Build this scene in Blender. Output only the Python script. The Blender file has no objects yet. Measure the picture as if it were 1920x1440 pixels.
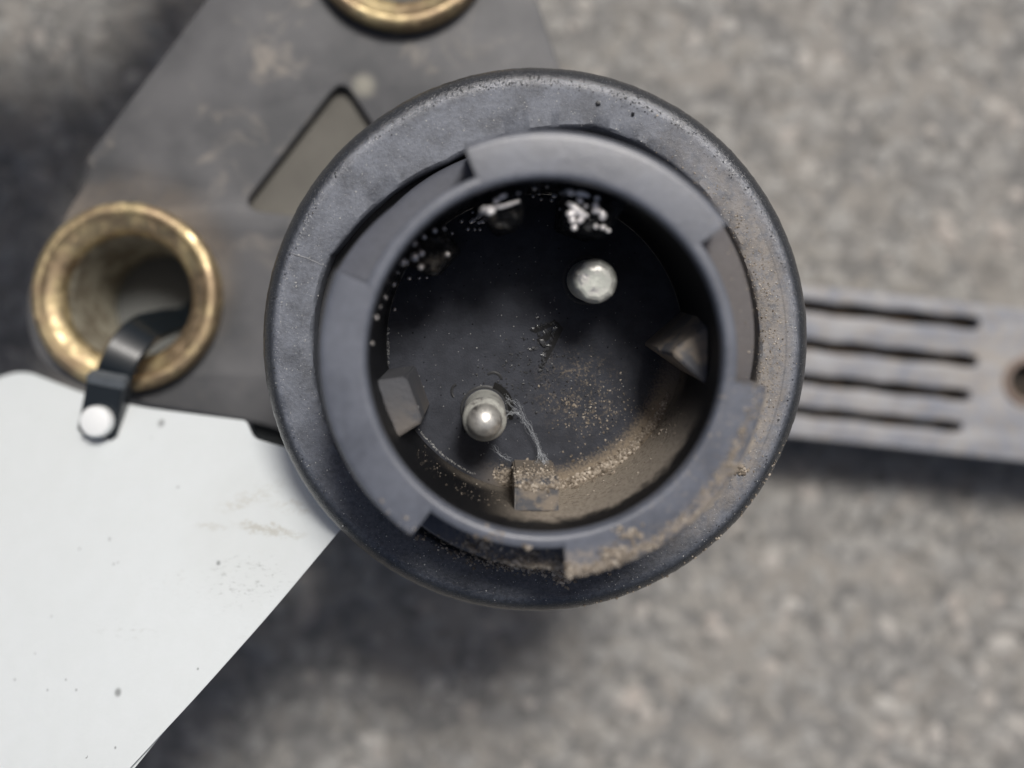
import bpy, bmesh, math, random
from mathutils import Vector, Matrix, noise
from mathutils.bvhtree import BVHTree
random.seed(7)
R = math.radians
MM = 0.001
scn = bpy.context.scene
C = scn.collection

# ------------------------------------------------------------------ camera, sky, sun, exposure
H = 102.9            # camera height over the flange face, mm
PX = 0.05            # mm per photograph pixel at the flange face
cam_d = bpy.data.cameras.new('camera'); cam = bpy.data.objects.new('camera', cam_d); C.objects.link(cam)
cam.location = (0, 0, H*MM); cam.rotation_euler = (0, 0, 0)
cam_d.sensor_width = 36; cam_d.lens = 18*H/(960*PX)
cam_d.clip_start = 0.002; cam_d.clip_end = 50
cam_d.dof.use_dof = True; cam_d.dof.focus_distance = (H+1.6)*MM; cam_d.dof.aperture_fstop = 10.5
scn.camera = cam
SUN_EL, SUN_AZ = 62, 23           # azimuth measured from picture-up towards picture-right
sd = Vector((math.sin(R(SUN_AZ))*math.cos(R(SUN_EL)), math.cos(R(SUN_AZ))*math.cos(R(SUN_EL)), math.sin(R(SUN_EL))))
w = bpy.data.worlds.new('World'); scn.world = w; w.use_nodes = True
nt = w.node_tree; bg = nt.nodes['Background']; sk = nt.nodes.new('ShaderNodeTexSky')
sk.sky_type = 'NISHITA'; sk.sun_disc = False; sk.sun_elevation = R(SUN_EL); sk.sun_rotation = R(SUN_AZ)
sk.dust_density = 5.0; sk.air_density = .9; sk.ozone_density = 1.0
nt.links.new(sk.outputs[0], bg.inputs[0]); bg.inputs[1].default_value = 0.05
sl = bpy.data.lights.new('sun', 'SUN'); sl.energy = 2.8; sl.angle = R(14); sl.color = (1, .965, .92)
so = bpy.data.objects.new('sun', sl); C.objects.link(so)
so.rotation_euler = sd.to_track_quat('Z', 'Y').to_euler(); so.location = sd*0.5
scn.view_settings.view_transform = 'Standard'; scn.view_settings.look = 'None'
scn.view_settings.exposure = -0.01; scn.view_settings.gamma = 1
scn.render.resolution_x = 1024; scn.render.resolution_y = 768

# ------------------------------------------------------------------ helpers
def P(px, py, z):                      # where the line of sight through a photo pixel meets height z (mm)
    k = PX*(H-z)/H
    return Vector(((px-960)*k, (720-py)*k, z))

def obj(name, bm, mat, parent=None, smooth=38, scale=MM):
    if scale != 1: bmesh.ops.scale(bm, vec=(scale,)*3, verts=bm.verts)
    bmesh.ops.recalc_face_normals(bm, faces=bm.faces)
    if smooth:
        for f in bm.faces: f.smooth = True
        lim = R(smooth)
        for e in bm.edges:
            if len(e.link_faces) == 2 and e.calc_face_angle(0) > lim: e.smooth = False
    me = bpy.data.meshes.new(name); bm.to_mesh(me); bm.free()
    if mat: me.materials.append(mat)
    o = bpy.data.objects.new(name, me); C.objects.link(o)
    if parent: o.parent = parent
    return o

def tag(o, label=None, cat=None, group=None, kind=None):
    for k, v in (('label', label), ('category', cat), ('group', group), ('kind', kind)):
        if v: o[k] = v
    return o

def empty(name, loc=(0, 0, 0), rot=(0, 0, 0)):
    o = bpy.data.objects.new(name, None); C.objects.link(o)
    o.location = Vector(loc)*MM; o.rotation_euler = rot; o.empty_display_size = .005
    return o

def lathe(prof, seg=192, a0=0, a1=360, rf=None, closed=True, caps=True):
    """sweep a profile [(r,z)] round z; closed = profile is a loop"""
    bm = bmesh.new(); full = abs(a1-a0-360) < 1e-6
    n = seg if full else seg+1; rows = []
    for i in range(n):
        a = R(a0+(a1-a0)*i/seg); row = []
        for j, (r, z) in enumerate(prof):
            if rf: r, z = rf(a, j, r, z)
            row.append(bm.verts.new((r*math.cos(a), r*math.sin(a), z)))
        rows.append(row)
    m = len(prof)
    for i in range(n if full else n-1):
        A, B = rows[i], rows[(i+1) % n]
        for j in range(m if closed else m-1):
            k = (j+1) % m
            try: bm.faces.new((A[j], A[k], B[k], B[j]))
            except ValueError: pass
    if not full and closed and caps:
        bm.faces.new(rows[0]); bm.faces.new(rows[-1][::-1])
    return bm

def smooth_poly(pts, rads):
    """round the corners of a 2-D polygon"""
    out = []; n = len(pts)
    for i in range(n):
        p, a, b = Vector(pts[i]), Vector(pts[i-1]), Vector(pts[(i+1) % n])
        r = rads[i] if isinstance(rads, (list, tuple)) else rads
        if r <= 0: out.append(p); continue
        da, db = (a-p), (b-p); ta = min(r, da.length*.45); tb = min(r, db.length*.45)
        s, e = p+da.normalized()*ta, p+db.normalized()*tb
        for k in range(7):
            t = k/6; out.append(s*(1-t)**2+p*2*t*(1-t)+e*t*t)
    return out

def plate(loops, z0, z1, bevel=0.0):
    """solid plate from an outline and holes (mm), as a bmesh"""
    cu = bpy.data.curves.new('c', 'CURVE'); cu.dimensions = '2D'; cu.fill_mode = 'BOTH'
    for lp in loops:
        s = cu.splines.new('POLY'); s.points.add(len(lp)-1)
        for q, p in zip(s.points, lp): q.co = (p[0], p[1], 0, 1)
        s.use_cyclic_u = True
    cu.extrude = (z1-z0)/2-bevel; cu.bevel_depth = bevel; cu.bevel_resolution = 2; cu.offset = -bevel
    o = bpy.data.objects.new('c', cu); C.objects.link(o)
    bpy.context.view_layer.update()
    me = bpy.data.meshes.new_from_object(o.evaluated_get(bpy.context.evaluated_depsgraph_get()))
    bpy.data.objects.remove(o); bpy.data.curves.remove(cu)
    bm = bmesh.new(); bm.from_mesh(me); bpy.data.meshes.remove(me)
    bmesh.ops.remove_doubles(bm, verts=bm.verts, dist=1e-4)
    bmesh.ops.translate(bm, vec=(0, 0, (z0+z1)/2), verts=bm.verts)
    return bm

def ribbon(pts, wids, th, bm=None, side=None):
    """strap through centre points with half widths and thickness"""
    bm = bm or bmesh.new(); rows = []
    n = len(pts)
    for i, p in enumerate(pts):
        t = (pts[min(i+1, n-1)]-pts[max(i-1, 0)]).normalized()
        s = side[i] if side else t.cross(Vector((0, 0, 1))).normalized()
        u = s.cross(t).normalized()
        w_ = wids[i]; b = th*.35
        rows.append([bm.verts.new(p+s*x*1.0+u*y) for x, y in
                     ((-w_, 0), (-w_+b, th/2), (w_-b, th/2), (w_, 0), (w_-b, -th/2), (-w_+b, -th/2))])
    for i in range(n-1):
        for j in range(6):
            k = (j+1) % 6; bm.faces.new((rows[i][j], rows[i][k], rows[i+1][k], rows[i+1][j]))
    bm.faces.new(rows[0]); bm.faces.new(rows[-1][::-1])
    return bm

def tube(bm, pts, rads, seg=8):
    rows = []; n = len(pts)
    for i, p in enumerate(pts):
        t = (pts[min(i+1, n-1)]-pts[max(i-1, 0)]).normalized()
        s = t.orthogonal().normalized() if i == 0 else (s-t*s.dot(t)).normalized()
        u = t.cross(s); r = rads[i] if isinstance(rads, (list, tuple)) else rads
        rows.append([bm.verts.new(p+(s*math.cos(a)+u*math.sin(a))*r) for a in [2*math.pi*k/seg for k in range(seg)]])
    for i in range(n-1):
        for j in range(seg):
            k = (j+1) % seg; bm.faces.new((rows[i][j], rows[i][k], rows[i+1][k], rows[i+1][j]))
    bm.faces.new(rows[0]); bm.faces.new(rows[-1][::-1])
    return bm

def catmull(pts, n=6):
    out = []
    for i in range(len(pts)-1):
        a, b, c, d = pts[max(i-1, 0)], pts[i], pts[i+1], pts[min(i+2, len(pts)-1)]
        for k in range(n):
            t = k/n
            out.append(.5*((2*b)+(c-a)*t+(2*a-5*b+4*c-d)*t*t+(3*b-a-3*c+d)*t**3))
    out.append(pts[-1]); return out

def box(bm, c, h, M=None):
    vs = [Vector((x*h[0], y*h[1], z*h[2])) for x in (-1, 1) for y in (-1, 1) for z in (-1, 1)]
    if M: vs = [M @ v for v in vs]
    v = [bm.verts.new(Vector(c)+q) for q in vs]
    for f in ((0, 1, 3, 2), (4, 6, 7, 5), (0, 4, 5, 1), (2, 3, 7, 6), (0, 2, 6, 4), (1, 5, 7, 3)):
        bm.faces.new([v[i] for i in f])

ICO = None
def ico_data(sub):
    b = bmesh.new(); bmesh.ops.create_icosphere(b, subdivisions=sub, radius=1)
    b.verts.ensure_lookup_table()
    r = ([v.co.copy() for v in b.verts], [[v.index for v in f.verts] for f in b.faces]); b.free(); return r
ICO1 = ico_data(1); ICO2 = ico_data(2); ICO3 = ico_data(3)

class Soup:                            # many small lumps in one mesh
    def __init__(s): s.v = []; s.f = []
    def add(s, c, M, rough=.25, ico=ICO1):
        b = len(s.v); q = random.random()*100
        for v in ico[0]:
            k = 1+rough*(random.random()-.5)*2
            s.v.append(c+M @ (v*k))
        s.f += [[i+b for i in f] for f in ico[1]]
    def build(s, name, mat, parent=None, smooth=False):
        me = bpy.data.meshes.new(name); me.from_pydata([tuple(v*MM) for v in s.v], [], s.f); me.materials.append(mat)
        if smooth: me.shade_smooth()
        o = bpy.data.objects.new(name, me); C.objects.link(o)
        if parent: o.parent = parent
        return o

def frame(nrm, spin=0):
    z = nrm.normalized(); x = z.orthogonal().normalized(); y = z.cross(x)
    return Matrix((x, y, z)).transposed() @ Matrix.Rotation(spin, 3, 'Z')

# ------------------------------------------------------------------ material graph helper
class G:
    def __init__(s, name):
        s.m = bpy.data.materials.new(name); s.m.use_nodes = True; s.t = s.m.node_tree
        s.b = s.t.nodes['Principled BSDF']; s.out = s.t.nodes['Material Output']
        co = s.t.nodes.new('ShaderNodeTexCoord'); sc = s.t.nodes.new('ShaderNodeVectorMath'); sc.operation = 'SCALE'
        sc.inputs['Scale'].default_value = 1000; s.t.links.new(co.outputs['Object'], sc.inputs[0]); s.co = sc.outputs[0]
        sp = s.t.nodes.new('ShaderNodeSeparateXYZ'); s.t.links.new(s.co, sp.inputs[0]); s.x, s.y, s.z = sp.outputs
    def put(s, sock, v):
        if isinstance(v, bpy.types.NodeSocket): s.t.links.new(v, sock)
        elif v is not None: sock.default_value = v
    def math(s, op, a, b=None, c=None, clamp=False):
        n = s.t.nodes.new('ShaderNodeMath'); n.operation = op; n.use_clamp = clamp
        for i, v in enumerate((a, b, c)): s.put(n.inputs[i], v)
        return n.outputs[0]
    def noise(s, scale, detail=4, rough=.55, vec=None, dist=0, stretch=None):
        n = s.t.nodes.new('ShaderNodeTexNoise'); v = vec or s.co
        if stretch:
            mp = s.t.nodes.new('ShaderNodeMapping'); s.t.links.new(v, mp.inputs[0])
            mp.inputs['Scale'].default_value = stretch[:3]
            if len(stretch) > 3: mp.inputs['Rotation'].default_value = (0, 0, R(stretch[3]))
            v = mp.outputs[0]
        s.t.links.new(v, n.inputs['Vector'])
        n.inputs['Scale'].default_value = scale; n.inputs['Detail'].default_value = detail
        n.inputs['Roughness'].default_value = rough; n.inputs['Distortion'].default_value = dist
        return n.outputs['Fac']
    def voro(s, scale, feat='F1', out='Distance', rnd=1):
        n = s.t.nodes.new('ShaderNodeTexVoronoi'); n.feature = feat; s.t.links.new(s.co, n.inputs['Vector'])
        n.inputs['Scale'].default_value = scale; n.inputs['Randomness'].default_value = rnd
        return n.outputs[out]
    def step(s, v, a, b, lo=0., hi=1.):
        n = s.t.nodes.new('ShaderNodeMapRange'); n.interpolation_type = 'SMOOTHSTEP'
        s.put(n.inputs['Value'], v); n.inputs['From Min'].default_value = a; n.inputs['From Max'].default_value = b
        n.inputs['To Min'].default_value = lo; n.inputs['To Max'].default_value = hi
        return n.outputs[0]
    def mix(s, f, a, b):
        n = s.t.nodes.new('ShaderNodeMix'); n.data_type = 'RGBA'
        s.put(n.inputs[0], f)
        for i, v in ((6, a), (7, b)):
            if isinstance(v, (tuple, list)): v = (*v[:3], 1)
            s.put(n.inputs[i], v)
        return n.outputs[2]
    def mul(s, *a):
        r = a[0]
        for q in a[1:]: r = s.math('MULTIPLY', r, q)
        return r
    def mx(s, *a):
        r = a[0]
        for q in a[1:]: r = s.math('MAXIMUM', r, q)
        return r
    def radius(s):
        return s.math('SQRT', s.math('ADD', s.math('MULTIPLY', s.x, s.x), s.math('MULTIPLY', s.y, s.y)))
    def angle(s, off=0):                # degrees in -180..180 measured from direction off
        a = s.math('ARCTAN2', s.y, s.x); a = s.math('SUBTRACT', s.math('MULTIPLY', a, 57.29578), off)
        return s.math('WRAP', a, 180., -180.)
    def sector(s, mid, half, soft=8):
        return s.step(s.math('ABSOLUTE', s.angle(mid)), half+soft, half-soft)
    def near(s, x, y, r, soft):
        dx = s.math('SUBTRACT', s.x, x); dy = s.math('SUBTRACT', s.y, y)
        d = s.math('SQRT', s.math('ADD', s.math('MULTIPLY', dx, dx), s.math('MULTIPLY', dy, dy)))
        return s.step(d, r+soft, r-soft)
    def band(s, v, a, b, soft):
        return s.mul(s.step(v, a-soft, a+soft), s.step(v, b+soft, b-soft))
    def bump(s, h, strength=.4, dist=.0001, prev=None):
        n = s.t.nodes.new('ShaderNodeBump'); s.put(n.inputs['Height'], h)
        n.inputs['Strength'].default_value = strength; n.inputs['Distance'].default_value = dist
        if prev: s.t.links.new(prev, n.inputs['Normal'])
        return n.outputs[0]
    def done(s, col, rough=.5, metal=0., nrm=None, spec=.5, **kw):
        if isinstance(col, (tuple, list)): col = (*col[:3], 1)
        s.put(s.b.inputs['Base Color'], col); s.put(s.b.inputs['Roughness'], rough); s.put(s.b.inputs['Metallic'], metal)
        s.put(s.b.inputs['Specular IOR Level'], spec)
        if nrm: s.t.links.new(nrm, s.b.inputs['Normal'])
        for k, v in kw.items(): s.put(s.b.inputs[k.replace('_', ' ')], v)
        return s.m

# ---- materials
BLK = (.022, .024, .028); DUST = (.135, .14, .158); TAN = (.34, .27, .20); TAN2 = (.20, .155, .115)
def m_flange():
    g = G('weathered_black_plastic'); r = g.radius()
    n1 = g.noise(.35, 5, .6); n2 = g.noise(2.6, 5, .65); n3 = g.noise(9, 3, .7)
    dust = g.math('ADD', g.step(n1, .30, .62, .30, .62), g.step(n2, .35, .7, -.05, .12))
    clean_shade = g.mul(g.sector(-100, 48, 22), g.step(n2, .25, .6, 1, .7))     # cleaner, glossier lower part; the ring's shadow is also darkened in
    dust = g.math('MULTIPLY', dust, g.math('SUBTRACT', 1., g.math('MULTIPLY', clean_shade, .86)), clamp=True)
    dust = g.mul(dust, g.step(r, 24.3, 25.0, 1, .06))
    col = g.mix(dust, BLK, (.266, .287, .336))
    spk = g.mul(g.step(g.noise(7.5, 2, .6), .62, .70), g.step(n2, .4, .6, .2, 1))
    col = g.mix(g.math('MULTIPLY', spk, .5), col, (.36, .36, .36))
    dk = g.step(g.noise(5.5, 3, .6), .34, .29); col = g.mix(g.math('MULTIPLY', dk, .5), col, BLK)
    # sandy soil lying on the right-hand side
    tn = g.mul(g.sector(0, 46, 26), g.step(r, 24.8, 23.1), g.step(g.noise(1.1, 6, .7), .34, .58, .25, 1))
    col = g.mix(g.math('MULTIPLY', tn, .62), col, (.36, .315, .265))
    st = g.mul(g.sector(-28, 16, 8), g.step(g.math('ADD', r, g.math('MULTIPLY', g.noise(.7, 4), 1.6)), 23.4, 22.8))
    col = g.mix(g.math('MULTIPLY', st, .9), col, (.42, .36, .285))
    groove = g.mul(g.sector(0, 28, 8), g.band(r, 23.4, 23.56, .06)); col = g.mix(g.math('MULTIPLY', groove, .4), col, (.09, .09, .095))
    b = g.bump(n3, .35, .00012); b = g.bump(n2, .35, .0002, b); b = g.bump(g.noise(28, 2, .6), .25, .00005, b)
    return g.done(col, g.mul(g.step(dust, 0, .6, .34, .52), g.step(r, 23.7, 24.3, 1, .5)), nrm=b, spec=g.step(r, 23.7, 24.4, .55, 1.0))
def m_ring():
    g = G('smooth_black_plastic'); r = g.radius()
    n1 = g.noise(.22, 4, .6); n2 = g.noise(1.6, 5, .65)
    dust = g.math('ADD', g.step(n1, .3, .65, .58, .82), g.step(n2, .3, .7, -.08, .08))
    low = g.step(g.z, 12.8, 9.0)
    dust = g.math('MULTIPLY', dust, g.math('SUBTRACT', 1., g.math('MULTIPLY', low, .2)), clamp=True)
    col = g.mix(dust, BLK, (.156, .170, .207))
    scr = g.noise(1.2, 5, .7, stretch=(6, .5, 1, 40)); col = g.mix(g.step(scr, .66, .74, 0, .25), col, (.35, .36, .38))
    # soil: lower right lug, bottom groove, and rising along the outer lip
    nn = g.noise(.8, 6, .68); nf = g.noise(2.2, 5, .7)
    out = g.step(r, 16.3, 18.2)
    d1 = g.mul(g.sector(-64, 34, 16), out, g.step(nn, .40, .54))
    d2 = g.mul(g.sector(-93, 22, 12), g.step(r, 15.6, 16.3), g.step(nf, .40, .62), .7)
    d3 = g.mul(g.sector(-32, 26, 12), g.step(nf, .55, .66), .55)
    d4 = g.mul(g.sector(14, 24, 10), low, g.step(r, 15.6, 16.2), .45)
    d = g.math('MINIMUM', g.mx(d1, d2, d3, d4), .9)
    col = g.mix(d, col, g.mix(nf, (.24, .2, .16), (.46, .4, .33)))
    b = g.bump(n2, .15, .0002); b = g.bump(g.noise(14, 3, .6), .12, .0001, b)
    col = g.mix(g.mul(low, .35), col, (.07, .07, .085))  # shade of the groove ledge mixed into the colour of low parts
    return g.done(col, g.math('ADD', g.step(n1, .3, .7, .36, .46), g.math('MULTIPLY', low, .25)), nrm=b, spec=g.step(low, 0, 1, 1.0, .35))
def m_bore():
    g = G('socket_wall_plastic')
    nn = g.noise(.55, 6, .7); nf = g.noise(2.6, 5, .75)
    low = g.step(g.math('ADD', g.z, g.math('MULTIPLY', nn, 6)), 13.2, 10.8)
    sec = g.mx(g.mul(g.sector(-63, 36, 14), low), g.mul(g.sector(-66, 58, 12), g.step(g.z, 1, -3), .4))
    d = g.mul(sec, g.step(nf, .28, .5, .35, 1))
    up = g.mul(g.sector(135, 30, 14), g.step(g.noise(1.2, 5, .7), .5, .62), .2)
    col = g.mix(g.mx(d, up), (.006, .0065, .008), g.mix(nf, (.24, .20, .155), (.60, .53, .44)))
    wet = g.mul(g.sector(112, 52, 10), g.step(nn, .42, .55))
    b = g.bump(nf, .8, .0003); b = g.bump(g.mul(wet, g.noise(1.3, 3, .6, dist=1.5)), 1.0, .0012, b)
    return g.done(col, g.math('SUBTRACT', g.step(d, 0, .5, .45, .85), g.math('MULTIPLY', wet, .36)), nrm=b, spec=g.math('ADD', .3, g.math('MULTIPLY', wet, .7)))
def m_floor():
    g = G('socket_floor_plastic'); r = g.radius()
    n1 = g.noise(.5, 4, .6); n2 = g.noise(4.2, 4, .65)
    col = g.mix(g.step(n1, .35, .65, .38, .55), (.012, .0125, .015), (.094, .101, .122))
    col = g.mix(g.mul(g.step(n2, .64, .72), .25), col, (.16, .15, .15))
    dirt = g.mul(g.sector(-58, 46, 16), g.step(g.math('ADD', r, g.math('MULTIPLY', n2, 3)), 13.3, 15.0))
    dd = g.mul(g.near(4.4, -4.6, 3.4, 2.4), g.step(g.noise(2.6, 6, .75), .52, .62), .55)
    col = g.mix(g.mx(g.math('MULTIPLY', dirt, .8), dd), col, (.30, .245, .18))
    pits = g.step(g.voro(1.05), .10, .05); pits = g.mul(pits, g.step(n1, .42, .55))
    col = g.mix(pits, col, (.008, .008, .009))
    b = g.bump(n2, .5, .00018); b = g.bump(g.math('MULTIPLY', pits, -1.), .6, .0003, b)
    b = g.bump(g.noise(13, 3, .6), .3, .00008, b)
    return g.done(col, .6, nrm=b, spec=.1)
def m_key():
    g = G('key_rib_plastic')
    nf = g.noise(2.0, 5, .7); ns = g.noise(.35, 5, .7)
    d = g.mul(g.step(ns, .44, .60), g.sector(-60, 90, 20))
    d = g.mx(d, g.mul(g.step(g.z, 3.6, 2.4), g.sector(-70, 80, 16), .85))
    col = g.mix(g.math('MULTIPLY', d, .85), (.085, .088, .098), (.25, .21, .165))
    return g.done(col, .6, nrm=g.bump(nf, .4, .0002))
def m_steel(name, corr):
    g = G(name); n1 = g.noise(.9, 5, .65); n2 = g.noise(5, 4, .6)
    k = g.math('MULTIPLY', g.step(n1, .3, .55), corr)
    col = g.mix(k, (.78, .75, .71), (.62, .64, .58))
    return g.done(col, g.math('ADD', g.math('MULTIPLY', k, .3), g.step(n2, .3, .7, .3, .4)), metal=g.math('SUBTRACT', 1., g.math('MULTIPLY', k, .92)),
                  nrm=g.bump(n1, .35*corr+.08, .0003))
def m_plate():
    g = G('grey_bracket_metal'); n1 = g.noise(.12, 5, .6); n2 = g.noise(.16, 6, .66, dist=.6); n3 = g.noise(3, 4, .6)
    col = g.mix(g.step(n1, .3, .7), (.075, .077, .082), (.125, .125, .13))
    tan = g.mul(g.step(n2, .52, .74), g.step(g.y, 8, 24, .15, 1.0)); col = g.mix(g.math('MULTIPLY', tan, .6), col, (.36, .32, .27))
    # brown grime ring where the lower bushing is pressed in
    bx, by, _ = P(240, 535, -30)
    hal = g.mul(g.near(bx+.5, by+1.5, 12.2, 2.0), g.step(n2, .35, .6, .3, 1)); col = g.mix(g.math('MULTIPLY', hal, .35), col, (.20, .155, .11))
    sx, sy, _ = P(682, 160, -30)
    col = g.mix(g.mul(g.near(sx, sy, 1.2, .9), .7), col, (.42, .40, .33))
    b = g.bump(n3, .3, .0002)
    return g.done(col, .5, metal=0., nrm=b, spec=.4)
def m_brass():
    g = G('worn_brass'); n1 = g.noise(.2, 4, .6); n2 = g.noise(.7, 5, .65)
    col = g.mix(g.step(n1, .36, .62), (.66, .54, .31), (.40, .30, .19))
    col = g.mix(g.step(n2, .58, .72, 0, .7), col, (.2, .15, .10))
    k = g.step(n2, .40, .66)
    return g.done(col, g.math('ADD', .42, g.math('MULTIPLY', k, .3)), metal=g.step(n2, .5, .75, .85, .3), nrm=g.bump(n1, .12, .0003, g.bump(n2, .2, .0001)))
def m_brass_in():
    g = G('dull_brass'); n1 = g.noise(.4, 5, .62); n2 = g.noise(2.2, 4, .7)
    col = g.mix(g.step(n1, .38, .62), (.46, .43, .34), (.24, .205, .15))
    return g.done(col, .55, metal=.25, nrm=g.bump(n2, .5, .0003))
def m_paper():
    g = G('white_tag_sheet'); n1 = g.noise(.35, 5, .65); n2 = g.noise(1.1, 6, .7, stretch=(.35, 1.5, 1, -8)); n3 = g.noise(.9, 4, .7)
    col = g.mix(g.step(n1, .3, .7), (.76, .80, .81), (.745, .785, .79))
    wv = g.noise(3, 3, .5, stretch=(.25, 9, 1)); col = g.mix(g.step(wv, .4, .7, 0, .08), col, (.62, .66, .66))
    def at(px, py): p = P(px, py, tag_z(px, py)); return p.x, p.y
    def ell(px, py, rx, ry, ang, warp):
        x, y = at(px, py); c_, s_ = math.cos(R(ang)), math.sin(R(ang))
        dx = g.math('SUBTRACT', g.x, x); dy = g.math('SUBTRACT', g.math('ADD', g.y, g.math('MULTIPLY', g.math('SUBTRACT', n3, .5), warp)), y)
        u = g.math('DIVIDE', g.math('ADD', g.math('MULTIPLY', dx, c_), g.math('MULTIPLY', dy, s_)), rx)
        v = g.math('DIVIDE', g.math('SUBTRACT', g.math('MULTIPLY', dy, c_), g.math('MULTIPLY', dx, s_)), ry)
        return g.step(g.math('SQRT', g.math('ADD', g.math('MULTIPLY', u, u), g.math('MULTIPLY', v, v))), 1.0, .35)
    fine = g.noise(1.6, 6, .75, stretch=(.6, 1.6, 1, -8))
    for (px, py, rx, ry, ang, wp, lo, hi, amt, cc) in (
            (505, 992, 5.2, .75, -6, 2.2, .38, .56, .60, (.47, .45, .38)), (400, 985, 2.6, .45, 2, 1.2, .42, .6, .45, (.5, .48, .42)), (470, 935, 4.6, 1.0, 17, 2.4, .42, .62, .50, (.52, .50, .43)), (560, 950, 4.0, .9, -4, 2.0, .44, .62, .40, (.52, .5, .44)),
            (520, 905, 4.5, .8, 4, 2.0, .48, .66, .3, (.55, .54, .49)), (470, 1085, 6.0, 3.2, 0, 1.5, .53, .66, .55, (.34, .36, .35)), (400, 1120, 4.5, 2.2, 0, 1, .55, .7, .4, (.42, .43, .42)),
            (330, 1090, 7, 2.2, 10, 1.5, .54, .7, .3, (.5, .5, .47)), (235, 1175, 5.5, 1.3, 3, 1.5, .54, .68, .35, (.42, .43, .40)), (500, 1200, 4.5, 2.0, 0, 1, .56, .7, .3, (.45, .46, .44))):
        col = g.mix(g.mul(ell(px, py, rx, ry, ang, wp), g.step(fine, lo, hi), amt), col, cc)
    fd = g.mul(ell(480, 1000, 11, 9, 0, 1), .10); col = g.mix(fd, col, (.5, .5, .45))
    for (px, py, rr) in ((224, 1296, .5), (148, 1290, .16), (130, 1270, .14), (35, 1270, .15), (95, 1290, .14), (215, 1403, .16), (370, 1255, .15), (414, 1053, .3), (75, 1220, .12), (108, 1150, .12), (306, 793, .55), (232, 1050, .12)):
        x, y = at(px, py); col = g.mix(g.mul(g.near(x, y, rr*.7, rr*.45), .75), col, (.2, .21, .21))
    sp = g.step(g.voro(.33), .07, .045); sp = g.mul(sp, g.step(n3, .5, .56)); col = g.mix(g.math('MULTIPLY', sp, .8), col, (.12, .12, .12))
    return g.done(col, .5, nrm=g.bump(wv, .12, .00008, g.bump(n1, .2, .0004)), spec=.4)
def m_strap():
    g = G('grey_slotted_plastic'); n1 = g.noise(.16, 5, .6); n2 = g.noise(.7, 6, .7)
    col = g.mix(g.step(n1, .35, .65), (.23, .245, .285), (.37, .37, .38))
    sy = P(1600, 660, -56)
    k = g.mul(g.step(n2, .46, .62), .55); col = g.mix(k, col, (.34, .30, .25))
    ex, ey, _ = P(1858, 700, -56); col = g.mix(g.mul(g.near(ex, ey, 5, 4), g.step(n2, .3, .6), .6), col, (.44, .39, .33))
    return g.done(col, .5, nrm=g.bump(n2, .3, .0004), spec=.4)
def m_groove():
    g = G('slot_grime'); n2 = g.noise(.5, 5, .7)
    return g.done(g.mix(g.step(n2, .4, .6), (.018, .016, .014), (.11, .08, .055)), .9)
def m_ground():
    g = G('asphalt_ground'); n1 = g.noise(.03, 5, .6); n2 = g.noise(.35, 5, .65)
    v = g.voro(.22, out='Color')
    sep = g.t.nodes.new('ShaderNodeSeparateColor'); g.t.links.new(v, sep.inputs[0])
    col = g.mix(g.step(n2, .35, .65), (.165, .162, .155), (.26, .254, .242))
    col = g.mix(g.mul(g.step(sep.outputs[0], .5, .9), .5), col, (.38, .35, .31))
    return g.done(col, .85, nrm=g.bump(n2, .3, .0006))
def m_chips():
    g = G('asphalt_chips')
    n = g.t.nodes.new('ShaderNodeNewGeometry'); ri = n.outputs['Random Per Island']
    cr = g.t.nodes.new('ShaderNodeValToRGB'); g.t.links.new(ri, cr.inputs[0]); e = cr.color_ramp.elements
    e[0].position = 0; e[0].color = (.18, .175, .166, 1); e[1].position = 1; e[1].color = (.54, .52, .485, 1)
    for p, c in ((.16, (.31, .295, .27)), (.5, (.365, .353, .33)), (.85, (.355, .35, .336)), (.91, (.47, .445, .41)), (.95, (.47, .42, .38))):
        q = e.new(p); q.color = (*c, 1)
    return g.done(g.mix(g.step(g.noise(1.5, 4, .6), .3, .7, 0, .35), cr.outputs[0], (.2, .19, .17)), .8)
def m_plain(name, col, rough=.5, metal=0, var=.25, sc=2., bump=.2, spec=.5, **kw):
    g = G(name); n = g.noise(sc, 5, .6); c2 = tuple(c*(1-var) for c in col)
    return g.done(g.mix(n, col, c2), rough, metal, g.bump(n, bump, .0002), spec, **kw)
def m_grain():
    g = G('sand_grain')
    n = g.t.nodes.new('ShaderNodeNewGeometry'); ri = n.outputs['Random Per Island']
    cr = g.t.nodes.new('ShaderNodeValToRGB'); g.t.links.new(ri, cr.inputs[0]); e = cr.color_ramp.elements
    e[0].position = 0; e[0].color = (.13, .105, .08, 1); e[1].position = 1; e[1].color = (.66, .59, .49, 1)
    for p, c in ((.35, (.25, .21, .165)), (.7, (.36, .31, .25)), (.93, (.48, .42, .35))):
        q = e.new(p); q.color = (*c, 1)
    return g.done(cr.outputs[0], .75)

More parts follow.
